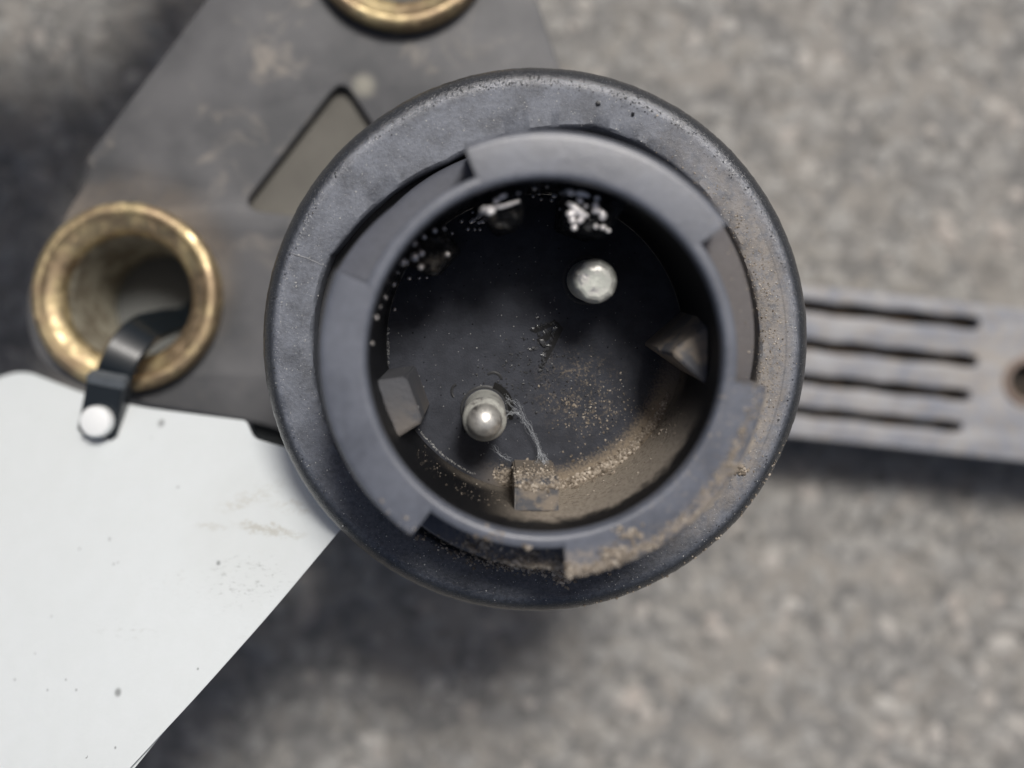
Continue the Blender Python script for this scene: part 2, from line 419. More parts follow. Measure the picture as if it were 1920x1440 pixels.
def tag_z(px, py): return -56.6+.0260*px+.03385*py
M_FL, M_RI, M_BO, M_FR, M_KEY = m_flange(), m_ring(), m_bore(), m_floor(), m_key()
M_PIN = m_steel('bright_pin_metal', .35); M_PIN2 = m_steel('corroded_pin_metal', 1.0)
M_PINS = m_steel('tarnished_pin_sleeve', .75)
M_PL, M_BR, M_BRI, M_PA, M_ST, M_GR = m_plate(), m_brass(), m_brass_in(), m_paper(), m_strap(), m_groove()
M_GD, M_CH, M_SG = m_ground(), m_chips(), m_grain()
M_BODY = m_plain('black_body_plastic', (.03, .031, .034), .5)
M_TIE = m_plain('glossy_black_nylon', (.010, .015, .020), .3, bump=.05)
M_WH = m_plain('white_stud_plastic', (.86, .88, .88), .4, var=.04, bump=.05)
M_SILT = m_plain('grey_dust_speck', (.62, .62, .60), .8, var=.3)
M_WEB = m_plain('pale_web', (.55, .58, .62), .6, var=.2)
M_DROP = m_plain('clear_droplet', (.75, .71, .68), .12, metal=.55, var=.4, sc=1.5, bump=.1, spec=1.)
M_GLINT = m_plain('white_grease_glint', (.95, .92, .91), .14, metal=.25, var=.12, bump=.2, spec=1.)  # near-white base carries the highlights of a dark wet film
M_BSHADE = m_plain('bushing_shade_dark', (.14, .145, .14), .8)
M_PAN = m_plain('dusty_tan_panel', (.21, .20, .175), .85, var=.65, sc=.11)
M_RUB = m_plain('black_rubber', (.018, .022, .024), .6)

# ------------------------------------------------------------------ ground
GZ = -72
bm = bmesh.new(); bmesh.ops.create_grid(bm, x_segments=2, y_segments=2, size=3000)
bmesh.ops.translate(bm, vec=(0, 0, GZ), verts=bm.verts)
tag(obj('ground', bm, M_GD, smooth=0), kind='structure')
s = Soup()
for i in range(17000):
    x, y = random.uniform(-150, 150), random.uniform(-120, 120)
    r = random.choice((.6, .8, .9, 1.2, 1.5, 1.9))*random.uniform(.8, 1.2)
    Mx = Matrix.Rotation(random.random()*6.28, 3, 'Z') @ Matrix.Diagonal((r*random.uniform(.9, 1.5), r*random.uniform(.7, 1), r*random.uniform(.25, .4)))
    s.add(Vector((x, y, GZ+random.uniform(-.25, .02)*r)), Mx, .18)
tag(s.build('asphalt_chips', M_CH), 'grey and tan stone chips set in the blurred asphalt below', 'asphalt chips', kind='stuff')

# ------------------------------------------------------------------ connector
TILT, TILTY = R(6.1), R(1.4)
ROOT = Vector((2.38, 3.42, 0))
con = empty('electrical_connector', ROOT, (TILT, TILTY, 0))
tag(con, 'round black two-pin plug socket with dusty flange and bayonet ring facing up', 'connector')
ML = Matrix.Translation(ROOT) @ Matrix.Rotation(TILTY, 4, 'Y') @ Matrix.Rotation(TILT, 4, 'X')        # local mm to world mm
MLi = ML.inverted()

def jit(a, k, sc): return noise.noise(Vector((math.cos(a)*sc, math.sin(a)*sc, k*3.1)))
def frf(a, j, r, z):
    d = math.degrees(a) % 360
    if j in (0, 1, 2, 3):                       # hole edge; it creeps inwards behind the upper left groove
        t = max(0, 1-abs(d-116)/40); r -= 2.0*t**.7
        r += .05*jit(a, j, 9)
    if j >= 6 and r > 24.4: 
        r += .035*jit(a, 5, 40)+.03*jit(a, 9, 90); 
        if random.random() < .03: r += random.uniform(-.07, .05)
    return r, z
prof = [(20.95, -3.2), (20.95, -.55), (21.05, -.2), (21.3, 0), (22.3, .03), (23.7, 0)]
for k in range(0, 9):
    t = R(90*k/8); prof.append((24.1+1.8*math.sin(t), -1.9+1.9*math.cos(t)))
prof += [(25.87, -2.5), (25.75, -3.1), (25.4, -3.4), (20.95, -3.4)]
obj('flange', lathe(prof, 720, rf=frf), M_FL, con)
# moulding seam across the left of the flange
pts = [Vector((-r*math.cos(R(-21)), -r*math.sin(R(-21))+.06*math.sin(r*2), .03)) for r in (21.4, 22.1, 22.8, 23.4, 24.1)]
pts += [Vector((-25.05*math.cos(R(-21)), -25.05*math.sin(R(-21)), -.45)), Vector((-25.6*math.cos(R(-21)), -25.6*math.sin(R(-21)), -1.6))]
obj('moulding_seam', tube(bmesh.new(), pts, [.03, .05, .05, .06, .06, .06, .08], 6), m_plain('seam_plastic', (.25, .255, .27), .5), con)

# body below the flange
obj('body', lathe([(15, -3.5), (22.4, -3.45), (22.4, -5), (19.8, -6), (19.8, -12), (17.5, -14), (17.5, -30), (15, -30)], 96), M_BODY, con)

# bayonet ring: bore, lip, groove ledge
def ringp():
    p = [(14.45, -4.3), (14.45, 0), (14.45, 6), (14.45, 12.8), (14.46, 13.3), (14.49, 13.5), (14.55, 13.72), (14.67, 13.92), (14.85, 14), (15.4, 14), (15.62, 13.86), (15.7, 13.6), (15.75, 8.2),
         (15.95, 7.65), (16.3, 7.6), (18.6, 7.4), (18.85, 7.2), (18.95, 6.8), (19.1, -4.3)]
    return p
def rrf(a, j, r, z):
    d = math.degrees(a) % 360
    if 13 <= j <= 17:                            # ledge slopes down clockwise inside each groove
        for (hi, lo) in ((157, 111), (37, -7), (-84, -127)):
            for o in (0, 360):
                if lo+o-2 <= d <= hi+o+2:
                    z += -3.0*(hi+o-d)/44+1.6
                    if hi == 157 and j >= 15: r -= .95*min(1, (hi+o+2-d)/24)
    return r, z
bm = lathe(ringp(), 360, rf=rrf)
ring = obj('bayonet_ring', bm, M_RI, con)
ring.data.materials.append(M_BO)
for p_ in ring.data.polygons:
    c = p_.center/MM
    if math.hypot(c.x, c.y) < 14.48 and c.z < 12.95: p_.material_index = 1
for (a0, a1) in ((37, 111), (-84, -7), (-203, -127)):
    lp = [(15.1, 3.5), (15.1, 14.03), (17.7, 14.03), (17.98, 13.98), (18.2, 13.85), (18.34, 13.6), (18.38, 13.3), (18.42, 3.5)]
    bm = lathe(lp, 90, a0, a1)
    ed = [e for e in bm.edges if len(e.link_faces) == 2 and any(len(f.verts) > 4 for f in e.link_faces)]
    bmesh.ops.bevel(bm, geom=ed, offset=.16, segments=2, affect='EDGES')
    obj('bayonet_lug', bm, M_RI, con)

# socket floor
def grid_disc(r, z, n=64, rings=24, hf=None):
    bm = bmesh.new(); c = bm.verts.new((0, 0, z)); rows = []
    for i in range(1, rings+1):
        rr = r*i/rings
        rows.append([bm.verts.new((rr*math.cos(2*math.pi*k/n), rr*math.sin(2*math.pi*k/n), z)) for k in range(n)])
    for k in range(n):
        bm.faces.new((c, rows[0][k], rows[0][(k+1) % n]))
        for i in range(rings-1): bm.faces.new((rows[i][k], rows[i+1][k], rows[i+1][(k+1) % n], rows[i][(k+1) % n]))
    return bm
bm = grid_disc(14.44, -4.0, 96, 30)
for v in bm.verts:
    rr = math.hypot(v.co.x, v.co.y); v.co.z += .05*noise.noise(v.co*.5)
    if rr > 13.75: v.co.z += .12
floor = obj('socket_floor', bm, M_FR, con)

def key(th, half, tiph, reach, top, lab=None, skew=0, mat=None):
    a = R(th); ca, sa = math.cos(a), math.sin(a)
    def W(u, v, z): return (u*ca-v*sa, u*sa+v*ca, z)
    bm = bmesh.new(); pr = [(14.5, -half), (14.5, half), (reach, tiph+skew), (reach, -tiph+skew)]
    lo = [bm.verts.new(W(u, v, -4.05)) for u, v in pr]; hi = [bm.verts.new(W(u+(.0 if i < 2 else .12), v, top)) for i, (u, v) in enumerate(pr)]
    bm.faces.new(lo[::-1]); bm.faces.new(hi)
    for i in range(4): bm.faces.new((lo[i], lo[(i+1) % 4], hi[(i+1) % 4], hi[i]))
    bmesh.ops.bevel(bm, geom=[e for e in bm.edges if (e.verts[0] in hi or e.verts[1] in hi)], offset=.18, segments=2, affect='EDGES')
    o = obj('key_rib', bm, mat or M_KEY, con)
    if lab: o['label'] = lab
bm = bmesh.new(); lay = []
for z, poly in ((-4.05, ((14.5, -2.7), (14.5, 3.6), (10.75, .25), (10.7, -.05))), (4.2, ((14.5, -2.7), (14.5, 3.5), (10.7, .25), (10.65, -.05))), (8.0, ((14.5, -2.75), (14.5, 2.5), (11.7, .55), (11.4, .0)))):
    lay.append([bm.verts.new((x, y, z)) for x, y in poly])
for A, B in zip(lay, lay[1:]):
    for j in range(4): bm.faces.new((A[j], A[(j+1) % 4], B[(j+1) % 4], B[j]))
bm.faces.new(lay[0]); bm.faces.new(lay[-1])
bmesh.ops.bevel(bm, geom=[e for e in bm.edges if e.verts[0] in lay[2] or e.verts[1] in lay[2]], offset=.15, segments=2, affect='EDGES')
obj('key_rib', bm, M_KEY, con)['label'] = 'wedge-shaped key rib pointing inward from the right wall'
key(200, 2.7, 2.1, 11.7, 7.0, 'broad grey key rib on the left wall')
key(269, 2.0, 2.0, 11.4, 5.5, 'square sandy key rib at the bottom')
for th, hf_, tp_, rc_, tz_ in ((72, 2.6, 1.7, 10.9, 10.6), (105, 2.5, 1.0, 11.0, 10.6), (137, 2.6, 1.6, 11.3, 7.0)):
    key(th, hf_, tp_, rc_, tz_, mat=M_BO)

# contact pins
def pin(x, y, mat, label, mat_tip, h=9.2, blunt=False):
    bm = lathe([(0, 0), (1.95, 0), (2.0, h-1.3), (1.95, h-.9), (1.8, h-.6)] if blunt else [(0, 0), (2.0, 0), (2.02, h-2.9), (2.04, h-2.3), (1.9, h-1.9), (1.66, h-1.6), (1.58, h-1.3)], 48, closed=False)
    p = obj('contact_pin', bm, mat, con); p['label'] = label
    p.location = Vector((x, y, -4))*MM
    tp = [(1.62*math.sin(R(t)), h-1.6+1.6*math.cos(R(t))) for t in range(0, 101, 10)]
    if blunt: tp = [(0, h+.05), (.5, h+.04), (1.0, h), (1.4, h-.08), (1.7, h-.25), (1.9, h-.55), (1.96, h-.9)]
    def wob(a, j, rr, z): return (rr*(1+.05*noise.noise(Vector((math.cos(a)*2, math.sin(a)*2, j*.3)))), z+.14*noise.noise(Vector((rr*math.cos(a)*1.3, rr*math.sin(a)*1.3, 2)))) if rr > 0 else (rr, z)
    obj('pin_tip', lathe(tp, 48 if not blunt else 9, closed=False, rf=wob if blunt else None), mat_tip, p, smooth=38 if not blunt else 12)
    obj('pin_seat', lathe([(2.1, -.2), (2.1, .03), (2.2, .07), (2.36, .05), (2.42, .01), (2.42, -.2)], 48), M_BODY, p)
    return p
p2 = pin(-4.95, -6.4, M_PINS, 'bright silver contact pin at lower left', M_PIN)
p1 = pin(4.95, 6.25, M_PIN2, 'whitish corroded contact pin at upper right', M_PIN2, blunt=True)
# two little notch bosses next to the lit pin, and a black crescent painting the shade of its gap
bm = bmesh.new()
for (x, y, r) in ((-7.4, -4.6, .9), (-4.1, -3.55, .95)):
    b2 = lathe([(r-.30, -4.05), (r-.26, -3.93), (r-.12, -3.88), (r, -3.95), (r, -4.05)], 20, 115 if x < -6 else 10, 225 if x < -6 else 130)
    bmesh.ops.translate(b2, vec=(x, y, 0), verts=b2.verts); me = bpy.data.meshes.new('t'); b2.to_mesh(me); bm.from_mesh(me); b2.free(); bpy.data.meshes.remove(me)
o = obj('stake_mark', bm, M_BODY, floor)
bm = lathe([(2.3, -3.86), (2.62, -3.83), (2.9, -3.95), (2.3, -4.0)], 24, -20, 70)
o = obj('pin_gap_shade', bm, m_plain('gap_shade_black', (.003, .003, .003), .9), floor); o.location = Vector((-4.95, -6.4, .02))*MM
# broken triangular moulding mark in the middle of the floor
sh = Soup()
def px_floor(px, py): 
    p = P(px, py, -4); return MLi @ p
def shard(pts, h, w_):
    for i in range(len(pts)-1):
        a, b = px_floor(*pts[i]), px_floor(*pts[i+1]); n = max(2, int((b-a).length/.28))
        for k in range(n):
            q = a.lerp(b, (k+random.random()*.6)/n); q.z = -3.95
            Mx = Matrix.Rotation(random.random()*6, 3, 'Z') @ Matrix.Diagonal((w_*random.uniform(.7, 1.5), w_*random.uniform(.5, .9), h*random.uniform(.4, 1.1)))
            sh.add(q+Vector((random.uniform(-.1, .1), random.uniform(-.1, .1), 0)), Mx, .35)
shard([(1000, 616), (1018, 610), (1034, 605), (1044, 603)], .22, .22)
shard([(1040, 615), (1036, 628), (1030, 645), (1022, 662), (1018, 678), (1014, 695)], .26, .26)
shard([(1010, 628), (1024, 622), (1034, 620)], .22, .24); shard([(993, 657), (1002, 653), (1008, 650)], .2, .22)
shard([(1018, 640), (1024, 646)], .26, .34); shard([(1005, 595), (1020, 600)], .12, .16)
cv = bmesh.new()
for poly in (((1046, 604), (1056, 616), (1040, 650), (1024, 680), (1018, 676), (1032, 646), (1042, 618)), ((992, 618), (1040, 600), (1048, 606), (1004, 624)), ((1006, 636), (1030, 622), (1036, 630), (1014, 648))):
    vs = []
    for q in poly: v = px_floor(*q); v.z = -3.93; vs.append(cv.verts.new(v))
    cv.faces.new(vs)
obj('crevice_shade', cv, m_plain('crevice_shade_black', (.004, .004, .005), .7), floor)  # flat black slivers laid on the floor for the groove's shaded depth
sh.build('moulded_mark', m_plain('torn_black_plastic', (.09, .093, .10), .25, var=.7, sc=5, spec=.8), floor)

# ------------------------------------------------------------------ surfaces the dirt is dropped on
bpy.context.view_layer.update()
def bvh_of(names):
    vs, fs = [], []
    for o in con.children:
        if o.name.split('.')[0] in names:
            b = len(vs); M4 = o.matrix_world
            vs += [(M4 @ v.co)/MM for v in o.data.vertices]; fs += [[i+b for i in p_.vertices] for p_ in o.data.polygons]
    return BVHTree.FromPolygons(vs, fs)
bpy.context.view_layer.update()
ALL = bvh_of(('flange', 'bayonet_ring', 'bayonet_lug', 'socket_floor', 'key_rib'))
CAMP = Vector((0, 0, H))
def hit(px, py):
    d = (P(px, py, 0)-CAMP).normalized(); r = ALL.ray_cast(CAMP, d)
    if r[0] is None: return None, None
    n = r[1]
    if n.dot(d) > 0: n = -n
    return r[0], n
def inward(px, py):
    return hit(px, py)

# sand banked along the lower right of the floor, on the bottom rib and sprinkled over floor and flange
def grains(s, px, py, size, rough=.35, flat=.75):
    p, n = hit(px, py)
    if p is None: return
    k = size*random.uniform(.6, 1.35)
    Mx = frame(n, random.random()*6.28) @ Matrix.Diagonal((k*random.uniform(.8, 1.3), k*random.uniform(.7, 1), k*flat))
    s.add(p+n*k*.3, Mx, rough)
sand = Soup()
def arc_pt(th, rad, c=(1000, 645)): return c[0]+rad*math.cos(R(th)), c[1]-rad*math.sin(R(th))
for i in range(3000):
    th = random.uniform(-104, -20); t = 1-abs((th+58)/48)
    rad = random.gauss(268, 1.8+4.2*max(t, .1)); px, py = arc_pt(th, rad)
    if random.random() < .25+.8*max(0, t): grains(sand, px, py, random.choice((.035, .05, .05, .07, .09, .14, .2))*(.6+.5*max(0, t)))
for i in range(500):
    px, py = random.uniform(925, 1040), random.gauss(890, 7); grains(sand, px, py, random.choice((.05, .08, .1, .13)))
for i in range(260):
    px, py = random.gauss(1130, 50), random.gauss(775, 36)
    if math.hypot(px-1000, py-645) < 262: grains(sand, px, py, random.choice((.03, .05, .07, .1)))
for i in range(260):
    px, py = arc_pt(random.uniform(-140, -20), random.uniform(275, 306), (1005, 655)); grains(sand, px, py, random.choice((.03, .045, .07)))
for (cx, cy, n, sp) in ((1065, 752, 16, 8), (1045, 905, 26, 8), (1090, 865, 14, 9), (1005, 880, 30, 16), (1230, 800, 60, 12)):
    for i in range(n): grains(sand, random.gauss(cx, sp), random.gauss(cy, sp*.7), random.choice((.07, .1, .14)))
tag(sand.build('sand', M_SG), 'tan sand banked along the lower right edge of the socket floor', 'sand', kind='stuff')
sand2 = Soup()
for i in range(1000):                       # soil packed in the bottom of the bayonet ring and along the flange
    th = random.gauss(-84, 17); rad = random.gauss(412, 6)+ (4 if th > -84 else -10); px, py = arc_pt(th, rad, (1006, 662)); grains(sand2, px, py, random.choice((.07, .1, .15)), flat=.5)
for i in range(420):
    th = random.gauss(-30, 9); rad = random.gauss(421, 5); px, py = arc_pt(th, rad, (1004, 650)); grains(sand2, px, py, random.choice((.05, .07, .1)))
for i in range(650):
    th = random.gauss(5, 22); rad = random.gauss(440, 18); px, py = arc_pt(th, rad, (1003, 645)); grains(sand2, px, py, random.choice((.04, .06, .08)))
for i in range(70):
    th = random.uniform(-80, -20); rad = random.gauss(505, 1.4); px, py = arc_pt(th, rad, (1003, 638)); grains(sand2, px, py, random.choice((.06, .09, .13)))
for (cx, cy, sp, n) in ((1048, 1062, 9, 160), (1058, 1082, 12, 160), (1148, 1035, 10, 120), (1180, 1000, 14, 60), (985, 1052, 22, 220), (900, 1020, 20, 120), (1385, 880, 9, 120)):
    for i in range(n): grains(sand2, random.gauss(cx, sp), random.gauss(cy, sp*.55), random.choice((.06, .09, .14, .2)), flat=.7)
tag(sand2.build('soil', M_SG), 'dry tan soil caught around the bottom and right of the bayonet ring', 'soil', kind='stuff')
dust = Soup()
for i in range(1300):
    th = random.uniform(0, 360); rad = random.uniform(415, 492)
    if 200 < th < 330 and random.random() < .3: continue
    px, py = arc_pt(th, rad, (1003, 645)); grains(dust, px, py, random.choice((.022, .03, .03, .045, .06)))
for i in range(260):
    th = random.uniform(0, 360); rad = 255*math.sqrt(random.random()); px, py = arc_pt(th, rad); grains(dust, px, py, random.choice((.025, .03, .045)))
for (px, py) in ((1220, 796), (1221, 797), (963, 612), (894, 652), (583, 555), (555, 530), (643, 986), (822, 1026)): grains(dust, px, py, .11, .2)
for i in range(45):                         # broken bright edge of the floor at the left
    grains(dust, 728+random.uniform(-2, 2), random.uniform(610, 685), .05)
for i in range(160):
    th = random.uniform(216, 246); px, py = arc_pt(th, random.gauss(268, 1), (1000, 645)); grains(dust, px, py, .04)
tag(dust.build('dust', M_SILT), 'pale dust specks scattered over the flange and the socket floor', 'dust', kind='stuff')
pit = Soup()
for i in range(1100):
    th = random.uniform(0, 360); px, py = arc_pt(th, random.gauss(492, 5), (1003, 640))
    if random.random() < .5: px, py = arc_pt(random.gauss(95, 30), random.gauss(488, 6), (1003, 640))
    grains(pit, px, py, random.choice((.03, .05, .07)), flat=.5)
for (px, py, k) in ((1121, 195, .2), (1186, 214, .18), (1064, 300, .1)): grains(pit, px, py, k)
for i in range(260):
    px, py = random.gauss(1010, 60), random.gauss(700, 40); grains(pit, px, py, random.choice((.05, .08, .1)), flat=.4)
tag(pit.build('grit', m_plain('black_grit', (.02, .021, .024), .45), None), 'tiny black grit crumbs stuck along the flange rim', 'grit', kind='stuff')

# ------------------------------------------------------------------ droplets and grease on the upper wall
drops = ((815, 432, 5.5), (832, 429, 5), (795, 444, 5.5), (847, 437, 5), (776, 456, 6), (790, 475, 8), (777, 482, 9), (754, 490, 9.5), (762, 492, 5), (789, 501, 6.5), (839, 477, 5),
         (767, 521, 5.5), (786, 521, 4), (737, 532, 6.5), (721, 557, 6), (704, 595, 6), (740, 580, 4.5), (972, 362, 4), (865, 414, 5.5), (887, 397, 5), (877, 429, 5), (890, 430, 3.5),
         (900, 430, 4), (1011, 362, 5), (1015, 373, 4.5), (1000, 367, 5), (1026, 349, 4), (1035, 374, 6), (1051, 391, 4), (697, 644, 4), (1002, 351, 7), (712, 575, 4), (800, 520, 3.5), (745, 510, 4))
dme = None
for (px, py, r) in drops:
    p, n = hit(px, py)
    if p is None: continue
    if dme is None:
        dme = bpy.data.meshes.new('water_droplet'); dme.from_pydata([tuple(v*MM) for v in ICO3[0]], [], ICO3[1]); dme.shade_smooth(); dme.materials.append(M_DROP)
    o = bpy.data.objects.new('water_droplet', dme); C.objects.link(o)
    k = r*PX*(H-p.z)/H
    o.matrix_world = Matrix.Translation((p+n*k*.25)*MM) @ (frame(n) @ Matrix.Diagonal((k, k*random.uniform(.85, 1.1), k*.8))).to_4x4()
    w_ = ('the left socket wall above the grey rib', 'left wall droplets') if px < 760 else ('the upper left socket wall near the grease streak', 'upper left wall droplets') if px < 930 else ('the top socket wall between the two grease patches', 'top wall droplets')
    tag(o, 'tiny water droplet on '+w_[0], 'droplet', w_[1])
def smear(strokes, label):
    b = bmesh.new(); acc = Vector(); cnt = 0
    for pts, rr in strokes:
        hs = []
        for q in pts:
            p, n = hit(*q)
            if p: hs.append(p+n*.2+Vector((0, -.1, .1)))
        if len(hs) == 1:
            k = rr*.052; vs = [b.verts.new(hs[0]+Vector((v.x*k, v.y*k*.85, v.z*k*.8))*(1+.12*noise.noise(v*2+hs[0]))) for v in ICO2[0]]
            for f in ICO2[1]: b.faces.new([vs[i] for i in f])
        elif hs:
            cp = catmull(hs, 5); n_ = len(cp)
            tube(b, cp, [rr*.050*(.55+.45*math.sin(math.pi*min(1, max(0, i/(n_-1)))))*(1+.3*noise.noise(cp[i]*2)) for i in range(n_)], 10)
    o = obj('grease_glints', b, M_GLINT, smooth=80); tag(o, label, 'grease'); return o
smear([(((880, 416), (886, 411), (895, 404), (905, 394), (914, 389), (925, 387)), 6), (((925, 388), (940, 386), (956, 381), (974, 375)), 3.6), (((918, 396),), 7), (((905, 414),), 5.5), (((922, 392), (926, 398)), 5),
       (((898, 416),), 4), (((935, 372), (942, 366), (950, 364)), 4), (((926, 378), (934, 372)), 5)], 'streak of wet grease, its glints modelled in white, on the upper left of the socket wall')
smear([(((1054, 360), (1066, 358), (1074, 362)), 6), (((1078, 361), (1090, 361), (1105, 366)), 4.5), (((1040, 361),), 6), (((1064, 380), (1072, 384), (1084, 395), (1094, 402), (1102, 402)), 6),
       (((1070, 400),), 8), (((1084, 408), (1090, 416)), 7), (((1072, 422), (1080, 428)), 6), (((1117, 378), (1116, 388)), 6), (((1110, 395), (1122, 394), (1130, 402), (1126, 410)), 6.5), (((1113, 424), (1120, 422)), 4.5),
       (((1130, 425),), 5), (((1140, 431),), 4), (((1119, 370),), 5), (((1098, 385),), 4), (((1082, 372), (1092, 378)), 4), (((1073, 412),), 6)], 'cluster of wet grease blobs, their glints modelled in white, at the top right of the socket wall')

# cobweb from the lit pin to the bottom rib
b = bmesh.new()
def wpt(px, py, z): return P(px, py, z)
strands = [[(948, 745, -2), (962, 752, -2.8), (975, 762, -3.2), (985, 785, -3.7), (1000, 810, -3.8), (1012, 840, -3.8), (1018, 862, -3.6), (1028, 890, -2)],
           [(940, 765, -1), (958, 774, -2.6), (972, 775, -3.4), (988, 800, -3.8), (1005, 830, -3.85), (1010, 860, -3.8)], [(948, 780, -1.6), (962, 772, -3), (975, 775, -3.5)],
           [(950, 750, -1.6), (966, 768, -3.2), (975, 778, -3.4)], [(1008, 845, -3.8), (1024, 868, -3.7), (1034, 880, -3)], [(1012, 845, -3.8), (1006, 868, -3.7), (998, 880, -2.8)], [(925, 835, -3.9), (945, 858, -3.9), (958, 862, -3.9)],
           [(1014, 850, -3.7), (1030, 862, -3.6)], [(1018, 862, -3.6), (1020, 885, -2.4)]]
for stn in strands:
    cp = catmull([wpt(*q) for q in stn], 5); cp = [c+Vector((noise.noise(c*3), noise.noise(c*3+Vector((9, 0, 0))), 0))*.12 for c in cp]
    tube(b, cp, .009, 5)
    for rep in range(5):
        cq = [c+Vector((noise.noise(c*2+Vector((rep*7, 0, 3))), noise.noise(c*2+Vector((0, rep*9, 5))), .1))*.6 for c in cp]; tube(b, cq, .006, 4)
for q in ((972, 775, -3.2), (1010, 850, -3.6), (1018, 866, -3.4)):
    c = wpt(*q); vs = [b.verts.new(c+v*.08*(1+.5*noise.noise(v*3))) for v in ICO1[0]]
    for f in ICO1[1]: b.faces.new([vs[i] for i in f])
tag(obj('cobweb', b, M_WEB), 'wispy pale cobweb strands running from the bright pin to the bottom rib', 'cobweb')

# ------------------------------------------------------------------ bracket with brass bushings
BZ = -30
br = empty('mounting_bracket', P(500, 400, BZ))
tag(br, 'dark grey metal bracket with triangular cut-out and two brass bushings behind the connector', 'bracket')
off = br.location/MM
def L2(pts, z): return [Vector((P(x, y, z).x, P(x, y, z).y)) for x, y in pts]
outl = smooth_poly(L2([(470, -110), (160, 300), (172, 322), (100, 440), (40, 560), (70, 690), (240, 752), (480, 792), (640, 840), (1000, 900), (1180, 760), (1180, 500), (1060, 160), (1000, -20), (950, -260), (620, -300)], BZ),
                   [.5, .7, .5, 3, 5, 5, 4, 1, 2, 2, 2, 2, 3, 3, 6, 6])
hole = smooth_poly(L2([(641, 146), (460, 378), (476, 396), (760, 430), (810, 400)], BZ), [2.2, 1.2, 1.4, 2, 2])
def circ(c, r, n=64): return [Vector((c.x+r*math.cos(2*math.pi*k/n), c.y+r*math.sin(2*math.pi*k/n))) for k in range(n)]
bc1, bc2 = P(236, 556, BZ+2), P(752, -122, BZ+2)
cc = P(1003, 645, BZ)
bm = plate([outl, hole, circ(bc1, 8.6), circ(bc2, 8.6), circ(Vector((2.1, 5.4, 0)), 16)], BZ-1.3, BZ, .2)
o = obj('plate', bm, M_PL, br); o.matrix_parent_inverse = Matrix.Translation(-Vector(br.location))
def bushing(c, r):
    e = bpy.data.objects.new('brass_bushing', None); C.objects.link(e)
    k = r/11.2
    out = [(8.55, -16), (8.55, 0), (10.8*k, .0), (11.2*k, .4), (11.25*k, 1.6), (11.2*k, 2.3), (10.95*k, 2.75), (10.4*k, 3.0), (10.0*k, 2.92), (9.7*k, 2.5), (9.0*k, 2.2), (8.2*k, 1.9), (7.75*k, 1.3), (7.5*k, .4)]
    inn = [(7.5*k, .4), (7.2*k, -.6), (7.1*k, -7), (6.7*k, -8), (6.7*k, -15), (7.7*k, -16), (8.55, -16)]
    def wob(a, j, rr, z):
        if z > 0: rr += .07*noise.noise(Vector((math.cos(a)*2.2, math.sin(a)*2.2, j*.6))); z += .07*noise.noise(Vector((math.cos(a)*3, math.sin(a)*3, 5)))
        return rr, z
    m = obj('brass_bushing', lathe(out, 120, closed=False, rf=wob), M_BR, br); 
    obj('bushing_shade_disc', lathe([(0, -13.5), (6.9, -13.5), (6.9, -15.2), (0, -15.2)], 48, closed=False), M_BSHADE, m)  # added dark disc standing in for the shaded ground below the bore
    i_ = obj('bushing_bore', lathe(inn, 120, closed=False, rf=wob), M_BRI, m)
    bpy.data.objects.remove(e)
    m.matrix_parent_inverse = Matrix.Translation(-Vector(br.location)); m.location = Vector((c.x, c.y, BZ))*MM
    return m
b1 = bushing(bc1, 11.2); b1['label'] = 'brass bushing at the left with a cable tie through it'
b2 = bushing(bc2, 11.2); b2['label'] = 'brass bushing at the top edge with dark worn rim'
# unseen bent arm added past the left frame edge to shade the ground
bm = bmesh.new(); rows = []
for x, z in ((-34, -31.6), (-46, -31.6), (-51, -29), (-52.5, -6), (-53.2, -3), (-55, -2), (-110, -2)):
    y0, y1 = (58, 84) if x > -54 else (20, 84)
    rows.append([bm.verts.new(v) for v in ((x, y0, z), (x, y1, z), (x, y1, z-2.2), (x, y0, z-2.2))])
for A, B in zip(rows, rows[1:]):
    for j in range(4): bm.faces.new((A[j], A[(j+1) % 4], B[(j+1) % 4], B[j]))
bm.faces.new(rows[0]); bm.faces.new(rows[-1][::-1])
o = obj('shade_arm', bm, M_PL, br); o.matrix_parent_inverse = Matrix.Translation(-Vector(br.location))
pn = smooth_poly(L2([(430, 110), (700, 110), (800, 430), (430, 430)], BZ), 1)
o = obj('inner_panel', plate([pn], -33.0, -31.8, .1), M_PAN, br); o.matrix_parent_inverse = Matrix.Translation(-Vector(br.location))
# little black rubber pad peeping out under the lower edge of the plate
bm = plate([smooth_poly(L2([(466, 775), (600, 790), (600, 860), (488, 832), (470, 812)], BZ-3), 1.2)], BZ-6, BZ-3.05, .3)
o = obj('rubber_pad', bm, M_RUB, br); o.matrix_parent_inverse = Matrix.Translation(-Vector(br.location))

# ------------------------------------------------------------------ paper tag
def sheet(poly, dz, th):
    cu = [Vector((x, y)) for x, y in poly]
    bm = bmesh.new(); vs = [bm.verts.new((x, y, 0)) for x, y in cu]
    bm.faces.new(vs); bmesh.ops.triangulate(bm, faces=bm.faces)
    for k in range(5):
        bmesh.ops.subdivide_edges(bm, edges=[e for e in bm.edges if e.calc_length() > 45], cuts=1)
        bmesh.ops.triangulate(bm, faces=bm.faces)
    for v in bm.verts:
        x, y = v.co.x, v.co.y; z = tag_z(x, y)+dz+.8*math.sin(x*.006+.5)+1.1*math.sin(y*.007+x*.003)
        v.co = P(x, y, z)
    r = bmesh.ops.extrude_face_region(bm, geom=bm.faces[:])
    bmesh.ops.translate(bm, vec=(0, 0, -th), verts=[g_ for g_ in r['geom'] if isinstance(g_, bmesh.types.BMVert)])
    return bm
tg = empty('paper_tag', P(300, 1000, -18)); tag(tg, 'large scuffed white tag hanging from the cable tie at lower left', 'tag')
def rnd(poly, r): return [(p.x, p.y) for p in smooth_poly([Vector(q) for q in poly], r)]
